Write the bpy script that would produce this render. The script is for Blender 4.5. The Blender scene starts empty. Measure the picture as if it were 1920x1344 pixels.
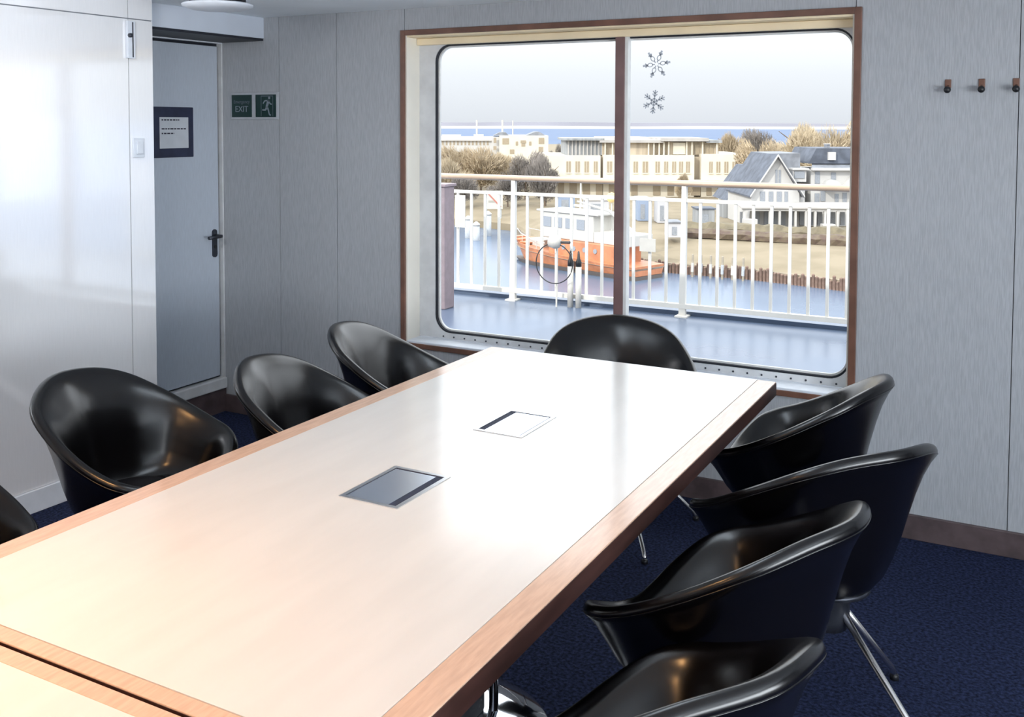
import bpy, bmesh, math, random
from mathutils import Vector, Matrix
random.seed(7)
PI = math.pi
C = bpy.context.scene.collection
SC = bpy.context.scene

def lin(r, g, b):
    f = lambda c: (c/12.92 if c <= .04045 else ((c+.055)/1.055)**2.4)
    return (f(r/255), f(g/255), f(b/255))

# ------------------------------------------------------------------ camera
FPX, PPX, PPY = 1873.16, 926.0, 321.8           # focal length and principal point, 1920x1344
YAW, PITCH, ROLL, EYE = .5009, .0477, .0024, 1.6
fw = Vector((-math.sin(YAW)*math.cos(PITCH), math.cos(YAW)*math.cos(PITCH), -math.sin(PITCH)))
rt = Vector((math.cos(YAW), math.sin(YAW), 0)); up = rt.cross(fw)
rt2 = rt*math.cos(ROLL) + up*math.sin(ROLL); up2 = up*math.cos(ROLL) - rt*math.sin(ROLL)
cam = bpy.data.cameras.new('camera'); cam_o = bpy.data.objects.new('camera', cam); C.objects.link(cam_o)
m = Matrix((rt2, up2, -fw)).transposed().to_4x4(); m.translation = (0, 0, EYE)
cam_o.matrix_world = m
cam.sensor_fit = 'HORIZONTAL'; cam.sensor_width = 36; cam.lens = 36*FPX/1920
cam.shift_x = (960-PPX)/1920; cam.shift_y = (PPY-672)/1920
cam.clip_start = .05; cam.clip_end = 12000
SC.camera = cam_o
FH = Vector((-math.sin(YAW), math.cos(YAW), 0)); RH = rt
def at(px, py, d):
    """real-world point seen at a photo pixel, d metres ahead of the camera"""
    q = rt2*((px-PPX)/FPX) - up2*((py-PPY)/FPX) + fw
    return Vector((0, 0, EYE)) + q*(d/q.dot(FH))
def rd(r, d, z=0):
    p = RH*r + FH*d
    return Vector((p.x, p.y, z))

# ------------------------------------------------------------------ world, sun, lamps, exposure
SC.view_settings.view_transform = 'Standard'; SC.view_settings.look = 'None'
SC.view_settings.exposure = 0; SC.view_settings.gamma = 1
SC.view_settings.use_curve_mapping = False
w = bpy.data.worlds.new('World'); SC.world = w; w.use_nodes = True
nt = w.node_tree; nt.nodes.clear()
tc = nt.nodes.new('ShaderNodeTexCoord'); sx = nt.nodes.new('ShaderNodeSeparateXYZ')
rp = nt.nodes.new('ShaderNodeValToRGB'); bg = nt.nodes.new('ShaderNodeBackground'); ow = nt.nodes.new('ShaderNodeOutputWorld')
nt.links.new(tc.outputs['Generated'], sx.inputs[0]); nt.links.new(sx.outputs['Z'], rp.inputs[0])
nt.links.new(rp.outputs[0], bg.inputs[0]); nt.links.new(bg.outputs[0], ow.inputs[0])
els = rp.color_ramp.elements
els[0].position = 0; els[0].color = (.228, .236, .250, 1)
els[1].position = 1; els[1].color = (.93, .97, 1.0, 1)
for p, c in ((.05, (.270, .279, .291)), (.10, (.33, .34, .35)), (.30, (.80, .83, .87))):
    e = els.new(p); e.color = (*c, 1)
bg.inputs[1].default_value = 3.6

def light(name, kind, loc, energy, color, rot=(0, 0, 0), size=None, size_y=None, spread=None, angle=None):
    l = bpy.data.lights.new(name, kind); l.energy = energy; l.color = color
    if size: l.size = size
    if size_y: l.shape = 'RECTANGLE'; l.size_y = size_y
    if spread: l.spread = spread
    if angle: l.angle = angle
    o = bpy.data.objects.new(name, l); o.location = loc; o.rotation_euler = rot; C.objects.link(o)
    return o
sun_dir = Vector((.22, .80, -.50)).normalized()
light('sun', 'SUN', (0, -20, 30), 2.6, (1, .93, .82), sun_dir.to_track_quat('-Z', 'Y').to_euler(), angle=.012)
YNEAR = -3.2; WARM = (1, .53, .20); NEUT = (.93, .96, 1)
light('warm_downlight', 'AREA', (-1.80, .75, 2.14), 13.5, WARM, size=.22, spread=2.2)
light('warm_downlight', 'AREA', (-1.45, -.55, 2.14), 20, WARM, size=.22, spread=2.4)
light('ceiling_fill_light', 'AREA', (1.5, -1.4, 2.15), 30, NEUT, size=1.2, size_y=.6)  # added neutral fill from above, not a known fitting
light('wall_fill_light', 'AREA', (-2.75, 2.0, 2.14), 8, NEUT, Vector((-.5, .75, -.45)).to_track_quat('-Z', 'Y').to_euler(), size=.4, size_y=.4, spread=1.9)  # added fill that brightens the left partition and far wall
light('upward_fill_light', 'AREA', (-1.3, 2.35, 2.0), 12, (.86, .93, 1), (PI, 0, 0), size=.3, size_y=1.2)  # added upward fill that brightens the ceiling, no pendant there
light('side_fill_light', 'AREA', (2.55, .4, 1.35), 240, (.90, .95, 1), (0, PI/2+.35, 0), size=1.2, size_y=3.8)  # added fill from the right, stands in for unseen daylight

# ------------------------------------------------------------------ materials
def mat(name, color, rough=.6, metal=0, spec=.5, var=0, vscale=20, vstretch=(1, 1, 1), bump=0, bscale=None, color2=None,
        ior=None, coat=0, detail=3, coords='Object', rvar=0):
    M = bpy.data.materials.new(name); M.use_nodes = True
    n = M.node_tree; b = n.nodes['Principled BSDF']
    b.inputs['Base Color'].default_value = (*color, 1); b.inputs['Roughness'].default_value = rough
    b.inputs['Metallic'].default_value = metal; b.inputs['Specular IOR Level'].default_value = spec
    if ior: b.inputs['IOR'].default_value = ior
    if coat: b.inputs['Coat Weight'].default_value = coat; b.inputs['Coat Roughness'].default_value = .08
    t = n.nodes.new('ShaderNodeTexCoord'); mp = n.nodes.new('ShaderNodeMapping'); mp.inputs['Scale'].default_value = vstretch
    nz = n.nodes.new('ShaderNodeTexNoise'); nz.inputs['Scale'].default_value = vscale; nz.inputs['Detail'].default_value = detail
    n.links.new(t.outputs[coords], mp.inputs[0]); n.links.new(mp.outputs[0], nz.inputs['Vector'])
    c2 = color2 or tuple(min(1, x*(1+var)) for x in color)
    c1 = color if color2 else tuple(x*(1-var) for x in color)
    r = n.nodes.new('ShaderNodeValToRGB'); r.color_ramp.elements[0].position = .35; r.color_ramp.elements[1].position = .65
    r.color_ramp.elements[0].color = (*c1, 1); r.color_ramp.elements[1].color = (*c2, 1)
    n.links.new(nz.outputs['Fac'], r.inputs[0]); n.links.new(r.outputs[0], b.inputs['Base Color'])
    if rvar:
        mr = n.nodes.new('ShaderNodeMapRange'); mr.inputs['To Min'].default_value = max(.02, rough-rvar); mr.inputs['To Max'].default_value = rough+rvar
        n.links.new(nz.outputs['Fac'], mr.inputs[0]); n.links.new(mr.outputs[0], b.inputs['Roughness'])
    if bump:
        bn = n.nodes.new('ShaderNodeBump'); bn.inputs['Strength'].default_value = bump; bn.inputs['Distance'].default_value = .01
        if bscale:
            n2 = n.nodes.new('ShaderNodeTexNoise'); n2.inputs['Scale'].default_value = bscale; n2.inputs['Detail'].default_value = 2
            n.links.new(mp.outputs[0], n2.inputs['Vector']); n.links.new(n2.outputs['Fac'], bn.inputs['Height'])
        else: n.links.new(nz.outputs['Fac'], bn.inputs['Height'])
        n.links.new(bn.outputs[0], b.inputs['Normal'])
    return M

MT = {}
MT['wall'] = mat('linen_laminate', (.39, .405, .425), .45, var=.10, vscale=55, vstretch=(6, 6, .35), bump=.05)
MT['wall_joint'] = mat('dark_joint_core', (.16, .17, .19), .8, var=.1)  # dark core colour that appears in the panel joints
MT['gloss_wall'] = mat('glossy_white_panel', (.88, .88, .89), .09, var=.015, vscale=40, vstretch=(5, 5, .3), ior=3.3)
MT['white_trim'] = mat('white_painted_trim', (.70, .74, .80), .35, var=.03)
MT['door'] = mat('grey_door_laminate', (.48, .53, .60), .4, var=.05, vscale=55, vstretch=(6, 6, .35))
MT['black_gap'] = mat('black_gasket', (.01, .012, .02), .5, var=.1)
MT['ceiling'] = mat('pale_ceiling_paint', (.87, .92, .96), .6, var=.02, vscale=4)
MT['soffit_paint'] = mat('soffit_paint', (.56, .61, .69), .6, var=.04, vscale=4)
MT['carpet'] = mat('navy_carpet', (.004, .006, .018), .95, color2=(.026, .038, .095), vscale=95, detail=4, bump=.5, bscale=300)
MT['carpet'].node_tree.nodes['Principled BSDF'].inputs['Specular IOR Level'].default_value = .15
MT['skirting'] = mat('brown_skirting', (.085, .06, .062), .5, var=.25, vscale=14)
MT['brown_wood'] = mat('brown_wood_trim', (.165, .078, .052), .4, var=.2, vscale=9, vstretch=(1, 1, 1))
MT['mullion_brown'] = mat('mauve_brown_mullion', (.20, .118, .112), .4, var=.12, vscale=9)
MT['cream'] = mat('cream_reveal_paint', (.90, .86, .76), .35, var=.03, vscale=5)
MT['cream_warm_lit'] = mat('warm_lit_cream', (.92, .78, .54), .4, var=.04, vscale=6)  # yellow of warm lamplight put into the cream of head and top reveal
MT['frame_grey'] = mat('grey_window_frame', (.66, .67, .68), .4, var=.08, vscale=12)
MT['alu'] = mat('brushed_aluminium', (.72, .73, .75), .28, metal=1, var=.06, vscale=30, vstretch=(1, 12, 1))
MT['lid_alu'] = mat('satin_cool_aluminium', (.82, .88, 1), .22, metal=1, var=.03, vscale=30, vstretch=(1, 12, 1))
MT['alu_white'] = mat('white_aluminium', (.78, .78, .76), .35, var=.05)
MT['chrome'] = mat('polished_chrome', (.86, .88, .92), .06, metal=1, var=.02)
MT['steel'] = mat('satin_steel_rod', (.80, .78, .76), .25, metal=1, var=.05)
MT['dark_metal'] = mat('dark_bronze_metal', (.05, .055, .07), .35, metal=.6, var=.2)
MT['black_plastic'] = mat('black_plastic', (.012, .013, .016), .4, var=.2)
MT['leather'] = mat('black_leather', (.0016, .0014, .0020), .24, ior=1.53, var=.2, vscale=60, bump=.006, bscale=400)
MT['leather_matte'] = mat('matte_black_leather', (.003, .003, .005), .55, spec=.25, var=.2, vscale=60)
MT['top'] = mat('pale_maple_laminate', (.72, .685, .635), .18, spec=1, var=.025, vscale=5, vstretch=(3, .6, 1))
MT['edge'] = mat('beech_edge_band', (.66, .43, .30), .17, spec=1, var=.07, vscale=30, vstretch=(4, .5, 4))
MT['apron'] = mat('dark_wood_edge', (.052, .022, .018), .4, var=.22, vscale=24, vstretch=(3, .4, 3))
MT['slot'] = mat('dark_blue_brush_slot', (.012, .016, .04), .7, var=.3, vscale=90)
MT['green'] = mat('dark_green_sign', (.004, .028, .025), .4, var=.05)
MT['sign_white'] = mat('sign_white', (.42, .44, .47), .5, var=.04)
MT['photolum'] = mat('pale_grey_print', (.22, .26, .30), .5, var=.05)
MT['print_dim'] = mat('dim_print', (.11, .135, .165), .5, var=.05)
MT['navy_board'] = mat('navy_board', (.020, .026, .06), .5, var=.15)
MT['paper'] = mat('paper', (.55, .58, .62), .7, var=.03)
MT['ink'] = mat('ink', (.03, .03, .05), .7, var=.1)
MT['frost'] = mat('frosted_vinyl', (.52, .55, .62), .6, var=.08, vscale=40)
MT['deck'] = mat('wet_blue_deck', (.075, .105, .165), .30, color2=(.10, .135, .20), vscale=1.2, rvar=.12, bump=.04, bscale=6)
MT['rail_white'] = mat('white_ship_paint', (.66, .63, .57), .4, var=.04, vscale=5)
MT['teak'] = mat('varnished_handrail', (.44, .32, .23), .35, var=.12, vscale=6, vstretch=(.4, 3, 3))
MT['mauve'] = mat('mauve_grey_paint', (.24, .19, .205), .5, var=.08)
MT['hull_white'] = mat('white_steel', (.52, .50, .46), .5, var=.04)
MT['orange'] = mat('orange_boat_paint', (.50, .20, .10), .45, var=.15, vscale=1.5)
MT['boot'] = mat('dark_boot_topping', (.12, .10, .09), .6, var=.15)
MT['grey_rub'] = mat('grey_rubber', (.35, .33, .28), .6, var=.1)
MT['yellow'] = mat('yellow_ball', (.80, .55, .22), .5, var=.1)
MT['glass_dark'] = mat('window_glass_dark', (.28, .30, .33), .2, var=.2)
MT['glass_warm'] = mat('window_glass_tan', (.34, .28, .20), .3, var=.2)
MT['plaster'] = mat('cream_plaster', (.62, .57, .47), .8, var=.05, vscale=.5)
MT['house_white'] = mat('white_weatherboard', (.50, .49, .475), .7, var=.04, vscale=.6)
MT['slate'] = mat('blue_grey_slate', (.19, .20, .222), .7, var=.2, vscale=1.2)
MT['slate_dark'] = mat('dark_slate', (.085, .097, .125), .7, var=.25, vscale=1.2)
MT['roof_grey'] = mat('grey_flat_roof', (.42, .40, .38), .8, var=.12, vscale=.4)
MT['setback'] = mat('brown_clad_storey', (.45, .38, .29), .7, var=.2, vscale=1.2, vstretch=(2, 2, .1))
MT['grey_clad'] = mat('grey_clad_storey', (.27, .28, .29), .7, var=.2, vscale=1.2, vstretch=(2, 2, .1))
MT['grass'] = mat('dry_grass', (.20, .162, .105), .95, color2=(.25, .205, .14), vscale=.35, detail=5)
MT['bank'] = mat('stone_bank', (.28, .23, .17), .9, var=.3, vscale=.9)
MT['timber'] = mat('tarred_timber', (.20, .13, .10), .85, var=.3, vscale=2)
MT['stake'] = mat('weathered_stake', (.32, .28, .22), .85, var=.2, vscale=2)
MT['dolphin'] = mat('grey_steel_pile', (.42, .44, .46), .6, var=.15)
MT['twig'] = mat('bare_twigs_tan', (.42, .34, .235), .95, var=.25, vscale=.8)
MT['twig_dark'] = mat('bare_twigs_grey', (.23, .205, .185), .95, var=.3, vscale=.8)
MT['twig_pale'] = mat('bare_twigs_sand', (.48, .40, .285), .95, var=.22, vscale=.8)
MT['bark'] = mat('bark', (.16, .12, .09), .9, var=.2)
MT['hedge'] = mat('olive_hedge', (.135, .115, .08), .95, color2=(.19, .16, .105), vscale=1.5)
MT['hedge_red'] = mat('dark_red_undergrowth', (.105, .072, .06), .95, color2=(.15, .12, .08), vscale=2)
MT['beach'] = mat('pale_beach', (.38, .365, .34), .9, var=.03, vscale=.01)
MT['hills'] = mat('mauve_hills', (.19, .187, .215), .95, var=.06, vscale=.004)
MT['sea'] = mat('blue_sea', (.085, .125, .205), .6, color2=(.10, .14, .225), vscale=.02, bump=.25, bscale=.6)
MT['harbour'] = mat('harbour_water', (.09, .135, .21), .22, color2=(.12, .165, .24), vscale=.12, vstretch=(1, 1, 1), bump=.35, bscale=1.4)
MT['van_white'] = mat('white_van_paint', (.50, .50, .52), .4, var=.04)
MT['van_blue'] = mat('blue_grey_tarp', (.25, .31, .42), .6, var=.15)
MT['red'] = mat('red_stripe', (.45, .16, .12), .6, var=.1)
MT['ship_steel'] = mat('white_ship_steel', (.7, .72, .75), .5, var=.03)
M_ = MT['frost']; n = M_.node_tree; o_ = n.nodes['Material Output']; mx = n.nodes.new('ShaderNodeMixShader'); tr = n.nodes.new('ShaderNodeBsdfTransparent'); tl = n.nodes.new('ShaderNodeBsdfTranslucent')
tl.inputs[0].default_value = (.36, .38, .42, 1); mx.inputs[0].default_value = .6
n.links.new(tr.outputs[0], mx.inputs[1]); n.links.new(tl.outputs[0], mx.inputs[2]); n.links.new(mx.outputs[0], o_.inputs[0])
MT['sea'].node_tree.nodes['Principled BSDF'].inputs['Specular IOR Level'].default_value = .12
# window glass: clear, with a mirror-like share that grows at grazing angles
G = bpy.data.materials.new('window_glass'); G.use_nodes = True
n = G.node_tree; n.nodes.clear()
o = n.nodes.new('ShaderNodeOutputMaterial'); mx = n.nodes.new('ShaderNodeMixShader'); tr = n.nodes.new('ShaderNodeBsdfTransparent')
gl = n.nodes.new('ShaderNodeBsdfGlossy'); fr = n.nodes.new('ShaderNodeFresnel'); fr.inputs[0].default_value = 1.13
tr.inputs[0].default_value = (.97, .98, .985, 1); gl.inputs['Roughness'].default_value = .02
n.links.new(fr.outputs[0], mx.inputs[0]); n.links.new(tr.outputs[0], mx.inputs[1]); n.links.new(gl.outputs[0], mx.inputs[2])
n.links.new(mx.outputs[0], o.inputs[0]); MT['glass'] = G

# ------------------------------------------------------------------ builders
class MB:
    """collects shapes and links them as ONE mesh object"""
    def __init__(s): s.v = []; s.f = []
    def add(s, vs, fs):
        k = len(s.v); s.v += [tuple(x) for x in vs]; s.f += [tuple(i+k for i in f) for f in fs]; return s
    def box(s, x0, x1, y0, y1, z0, z1):
        return s.add([(x, y, z) for x in (x0, x1) for y in (y0, y1) for z in (z0, z1)],
                     [(0, 1, 3, 2), (4, 6, 7, 5), (0, 4, 5, 1), (2, 3, 7, 6), (0, 2, 6, 4), (1, 5, 7, 3)])
    def obox(s, c, ax, ay, az):
        c, ax, ay, az = map(Vector, (c, ax, ay, az))
        return s.add([c+ax*i+ay*j+az*k for i in (-1, 1) for j in (-1, 1) for k in (-1, 1)],
                     [(0, 1, 3, 2), (4, 6, 7, 5), (0, 4, 5, 1), (2, 3, 7, 6), (0, 2, 6, 4), (1, 5, 7, 3)])
    def tube(s, pts, r, n=8, cap=True, closed=False):
        pts = [Vector(p) for p in pts]; rs = r if isinstance(r, (list, tuple)) else [r]*len(pts); vs = []; fs = []
        for i, p in enumerate(pts):
            a = pts[i-1] if (i or closed) else p; b = pts[(i+1) % len(pts)] if (i < len(pts)-1 or closed) else p
            t = (b-a).normalized(); h = Vector((0, 0, 1)) if abs(t.z) < .9 else Vector((1, 0, 0))
            u = t.cross(h).normalized(); v = u.cross(t)
            vs += [p+(u*math.cos(2*PI*k/n)+v*math.sin(2*PI*k/n))*rs[i] for k in range(n)]
        L = len(pts)
        for i in range(L if closed else L-1):
            j = (i+1) % L
            for k in range(n): fs.append((i*n+k, i*n+(k+1) % n, j*n+(k+1) % n, j*n+k))
        if cap and not closed: fs += [tuple(range(n))[::-1], tuple((L-1)*n+k for k in range(n))]
        return s.add(vs, fs)
    def lathe(s, prof, c=(0, 0, 0), n=24, ax='z'):
        vs = []; fs = []
        for r, z in prof:
            for k in range(n):
                a = 2*PI*k/n; p = (r*math.cos(a), r*math.sin(a), z)
                if ax == 'y': p = (p[0], p[2], p[1])
                if ax == 'x': p = (p[2], p[0], p[1])
                vs.append((p[0]+c[0], p[1]+c[1], p[2]+c[2]))
        for i in range(len(prof)-1):
            for k in range(n): fs.append((i*n+k, i*n+(k+1) % n, (i+1)*n+(k+1) % n, (i+1)*n+k))
        if prof[0][0] > 1e-5: fs.append(tuple(range(n))[::-1])
        if prof[-1][0] > 1e-5: fs.append(tuple((len(prof)-1)*n+k for k in range(n)))
        return s.add(vs, fs)
    def prism(s, poly, ext):
        """poly: 3-D points of a face; ext: extrusion vector"""
        e = Vector(ext); P = [Vector(p) for p in poly]; k = len(P)
        return s.add(P+[p+e for p in P], [tuple(range(k)), tuple(range(2*k-1, k-1, -1))]+[(i, (i+1) % k, (i+1) % k+k, i+k) for i in range(k)])
    def build(s, name, material, parent=None, smooth=False, bevel=0, fix=True):
        me = bpy.data.meshes.new(name); me.from_pydata(s.v, [], s.f); me.update()
        if fix:
            bm = bmesh.new(); bm.from_mesh(me); bmesh.ops.recalc_face_normals(bm, faces=bm.faces); bm.to_mesh(me); bm.free()
        if smooth:
            for p in me.polygons: p.use_smooth = True
        me.materials.append(MT[material] if isinstance(material, str) else material)
        o = bpy.data.objects.new(name, me); C.objects.link(o)
        if parent: o.parent = parent
        if bevel:
            b = o.modifiers.new('bevel', 'BEVEL'); b.width = bevel; b.segments = 2; b.limit_method = 'ANGLE'
        return o
def tag(o, label=None, cat=None, group=None, kind=None):
    if label: o['label'] = label
    if cat: o['category'] = cat
    if group: o['group'] = group
    if kind: o['kind'] = kind
    return o
def thing(name, label, cat, loc=(0, 0, 0), rotz=0, group=None):
    o = bpy.data.objects.new(name, None); o.empty_display_size = .1; C.objects.link(o)
    o.location = loc; o.rotation_euler = (0, 0, rotz); return tag(o, label, cat, group)
def struct(name, mb, material, parent=None, **k):
    o = mb.build(name, material, parent, **k)
    if not parent: o['kind'] = 'structure'
    return o
def copy_tree(o, parent=None):
    c = o.copy(); C.objects.link(c)
    if parent: c.parent = parent
    for ch in list(o.children): copy_tree(ch, c)
    return c
def text_mesh(txt, size, name, material, parent, loc, rot, ext=.0004):
    cu = bpy.data.curves.new(name, 'FONT'); cu.body = txt; cu.size = size; cu.align_x = 'CENTER'; cu.align_y = 'CENTER'; cu.extrude = ext
    cu.resolution_u = 3
    t = bpy.data.objects.new(name, cu); C.objects.link(t)
    dg = bpy.context.evaluated_depsgraph_get(); me = bpy.data.meshes.new_from_object(t.evaluated_get(dg))
    bpy.data.objects.remove(t); bpy.data.curves.remove(cu)
    me.materials.clear(); me.materials.append(MT[material])
    o = bpy.data.objects.new(name, me); C.objects.link(o); o.parent = parent; o.location = loc; o.rotation_euler = rot
    return o

# ================================================================== THE ROOM
W = 4.116; CEIL = 2.163; XP = -3.597; XD = -3.956; XR = 2.7; YN = -3.2; YE = 3.286
struct('floor', MB().box(XD-.3, XR+.1, YN-.1, W+.14, -.12, 0), 'carpet')
struct('ceiling', MB().box(XD-.3, XR+.1, YN-.1, W+.20, CEIL, CEIL+.06), 'ceiling')
tag(MB().box(XD-.4, XR+.2, YN-.2, W+.24, CEIL+.06, 2.62).build('deckhouse_roof', 'ship_steel'), kind='structure')
# window wall: core with the hole, faced with separate panels
HX0, HX1, HZ0, HZ1 = -2.755, -.645, .512, 2.036
core = MB()
for b in ((XD-.2, HX0, 0, CEIL), (HX1, XR+.1, 0, CEIL), (HX0, HX1, 0, HZ0), (HX0, HX1, HZ1, CEIL)):
    core.box(b[0], b[1], W+.012, W+.14, b[2], b[3])
wall = struct('wall_far', core, 'wall_joint')
for a, b, z0, z1 in ((XD, -3.553, 0, CEIL), (-3.553, -3.173, 0, CEIL), (-3.173, HX0, 0, CEIL), (HX0, HX1, 0, HZ0), (HX0, HX1, HZ1, CEIL),
                     (HX1, -.075, 0, CEIL), (-.075, 1.1, 0, CEIL), (1.1, XR, 0, CEIL)):
    MB().box(a+.0015, b-.0015, W, W+.0125, z0, z1).build('wall_panel', 'wall', wall)
struct('wall_right', MB().box(XR, XR+.1, YN, W+.1, 0, CEIL), 'wall')
struct('wall_near', MB().box(XD-.2, XR+.1, YN-.1, YN, 0, CEIL), 'wall')
struct('baseboard_far', MB().box(XD, XR, W-.016, W, 0, .096), 'skirting', bevel=.003)
struct('baseboard_right', MB().box(XR-.016, XR, YN, W-.016, 0, .096), 'skirting')

# added dummy window and blind behind the side fill light, out of view
w2 = MB().box(XR-.03, XR, -1.6, 2.4, .68, 2.02).build('added_side_window', 'cream'); w2['kind'] = 'structure'
MB().box(XR-.05, XR-.03, -1.54, 2.34, .74, 1.96).build('added_blind', 'white_trim', w2)
# left partition: glossy leaf, post, head rail; very slightly out of square
TIL = math.radians(1.0)
pw = struct('wall_left', MB().box(-.06, -.004, YN-2.7, YE-2.7-.002, 0, CEIL), 'wall_joint')
pw.location = (XP, 2.7, 0); pw.rotation_euler = (0, 0, -TIL)
yj = 3.150-2.7
MB().box(-.006, 0, YN-2.7, .45-1.9, .095, 2.064).build('wall_panel', 'gloss_wall', pw)
MB().box(-.006, 0, .45-1.897, yj-.002, .095, 2.064).build('wall_panel', 'gloss_wall', pw)
MB().box(-.006, .001, yj+.002, YE-2.7, .002, 2.064).build('post_panel', 'gloss_wall', pw)
MB().box(-.006, 0, YN-2.7, yj-.002, 2.069, CEIL).build('head_panel', 'gloss_wall', pw)
MB().box(-.006, .001, yj+.002, YE-2.7, 2.069, CEIL).build('head_panel', 'gloss_wall', pw)
MB().box(-.06, -.008, YE-2.7-.004, YE-2.7, 0, CEIL).build('end_cap', 'white_trim', pw)
MB().box(-.006, .012, YN-2.7, yj-.002, 0, .093).build('skirting', 'white_trim', pw, bevel=.002)
# recess with the door
rec = MB(); rec.box(XD-.12, XD-.02, 2.9, 3.28, 0, CEIL); rec.box(XD-.12, XD, 4.108, W+.02, 0, CEIL); rec.box(XD-.12, XD, 3.28, 4.108, 2.046, CEIL)
rec.box(XD-.12, XD-.05, 2.9, W, 0, CEIL)
struct('wall_recess', rec, 'wall')
struct('wall_recess_end', MB().box(XD, XP-.062, YE-.35, YE-.25, 0, CEIL), 'wall')
d = MB().box(XD-.045, XD-.004, 3.30, 4.080, .205, 2.018).build('door_1', 'door', bevel=.002); d['kind'] = 'structure'
fr_ = MB(); fr_.box(XD-.05, XD-.03, 3.285, 4.108, .185, 2.046)
fr_.build('door_gap', 'black_gap', d)
MB().box(XD-.04, XD+.004, 3.285, 4.112, 2.034, 2.048).build('door_head', 'white_trim', d)
MB().box(XD-.04, XD+.003, 4.104, 4.114, .19, 2.036).build('door_jamb', 'frame_grey', d)
s_ = MB().box(XD-.04, XD+.02, 3.0, 4.112, .132, .192).build('door_sill', 'frame_grey', d, bevel=.006)
MB().box(XD-.04, XD+.008, 2.98, 4.112, 0, .131).build('kick_plate', 'skirting', d)
h = MB(); h.prism([(XD-.004, 4.044+.017*math.cos(a), (1.004 if math.sin(a) > 0 else .884)+.017*math.sin(a)) for a in [k*PI/8 for k in range(16)]], (.008, 0, 0))
hp = h.build('handle_plate', 'dark_metal', d)
hl = MB(); hl.tube([(XD, 4.046, .985), (XD+.05, 4.046, .985), (XD+.055, 4.03, .985), (XD+.055, 3.945, .984)], .009, 10)
hl.build('door_handle', 'dark_metal', hp, smooth=True)
hk = MB().lathe([(.010, 0), (.010, .006)], (XD, 4.044, .925), 12, 'x'); hk.build('keyhole', 'black_plastic', hp)
# soffit over the door
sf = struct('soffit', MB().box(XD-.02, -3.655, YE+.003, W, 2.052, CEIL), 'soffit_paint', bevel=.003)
MB().box(XD, -3.66, YE+.006, W-.002, 2.040, 2.052).build('gap_strip', 'black_gap', sf)  # black strip for the gap under the soffit

# ------------------------------------------------------------------ the window
def rrect(x0, x1, z0, z1, r, n=8):
    P = []
    for cx, cz, a0 in ((x1-r, z1-r, 0), (x0+r, z1-r, PI/2), (x0+r, z0+r, PI), (x1-r, z0+r, 1.5*PI)):
        P += [(cx+r*math.cos(a0+k*PI/2/n), cz+r*math.sin(a0+k*PI/2/n)) for k in range(n+1)]
    return P
def ring(outer, inner, y0, y1):
    """frame between two outlines with the same point count"""
    k = len(outer); mb = MB()
    vs = [(x, y0, z) for x, z in outer]+[(x, y0, z) for x, z in inner]+[(x, y1, z) for x, z in outer]+[(x, y1, z) for x, z in inner]
    fs = []
    for i in range(k):
        j = (i+1) % k
        fs += [(i, j, k+j, k+i), (2*k+i, 3*k+i, 3*k+j, 2*k+j), (i, 2*k+i, 2*k+j, j), (k+i, k+j, 3*k+j, 3*k+i)]
    return mb.add(vs, fs)
WF = W+.115
win = MB().box(HX0-.02, HX0+.004, W-.012, W+.004, HZ0-.02, HZ1+.022).build('window_1', 'brown_wood', bevel=.002); win['kind'] = 'structure'
MB().box(HX1-.004, HX1+.024, W-.012, W+.004, HZ0-.02, HZ1+.022).build('casing', 'brown_wood', win, bevel=.002)
MB().box(HX0+.004, HX1-.004, W-.012, W+.004, HZ1-.004, HZ1+.022).build('casing', 'brown_wood', win, bevel=.002)
MB().box(HX0+.004, HX1-.004, W-.012, W+.004, HZ0-.02, HZ0+.004).build('casing', 'brown_wood', win, bevel=.002)
MB().box(HX0, HX0+.012, W+.002, WF, HZ0, HZ1).build('reveal', 'cream', win)
MB().box(HX1-.012, HX1, W+.002, WF, HZ0, HZ1).build('reveal', 'cream', win)
MB().box(HX0+.012, HX1-.012, W+.002, WF, HZ1-.012, HZ1).build('reveal', 'cream_warm_lit', win)
MB().box(HX0+.012, HX1-.012, W-.006, WF, HZ0, HZ0+.014).build('sill', 'white_trim', win, bevel=.004)
MB().box(HX0+.014, HX1-.014, WF-.028, WF, HZ1-.046, HZ1-.013).build('blind_head', 'cream_warm_lit', win, bevel=.003)
GX0, GX1, GZ0, GZ1 = -2.652, -.662, .556, 1.992
inner = rrect(GX0, GX1, GZ0, GZ1, .085)
outer = rrect(HX0+.012, HX1-.012, HZ0+.014, HZ1-.012, .001)
ring(outer, inner, WF, WF+.03).build('window_frame', 'frame_grey', win)
ring(rrect(GX0, GX1, GZ0, GZ1, .085), rrect(GX0+.008, GX1-.008, GZ0+.008, GZ1-.008, .077), WF+.006, WF+.032).build('gasket', 'black_gap', win)
ring(rrect(GX0+.008, GX1-.008, GZ0+.008, GZ1-.008, .077), rrect(GX0+.016, GX1-.016, GZ0+.016, GZ1-.016, .069), WF+.02, WF+.034).build('glazing_bead', 'alu_white', win)
mu = MB().box(-1.684, -1.640, WF-.025, WF+.02, HZ0+.03, HZ1-.046).build('mullion', 'mullion_brown', win, bevel=.002)
MB().box(-1.640, -1.626, WF-.018, WF+.02, HZ0+.03, HZ1-.046).build('mullion_edge', 'alu_white', mu)
MB().box(GX0+.004, -1.662, WF+.036, WF+.041, GZ0+.004, GZ1-.004).build('pane', 'glass', win)
MB().box(-1.662, GX1-.004, WF+.036, WF+.041, GZ0+.004, GZ1-.004).build('pane', 'glass', win)
sm = None
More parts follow.
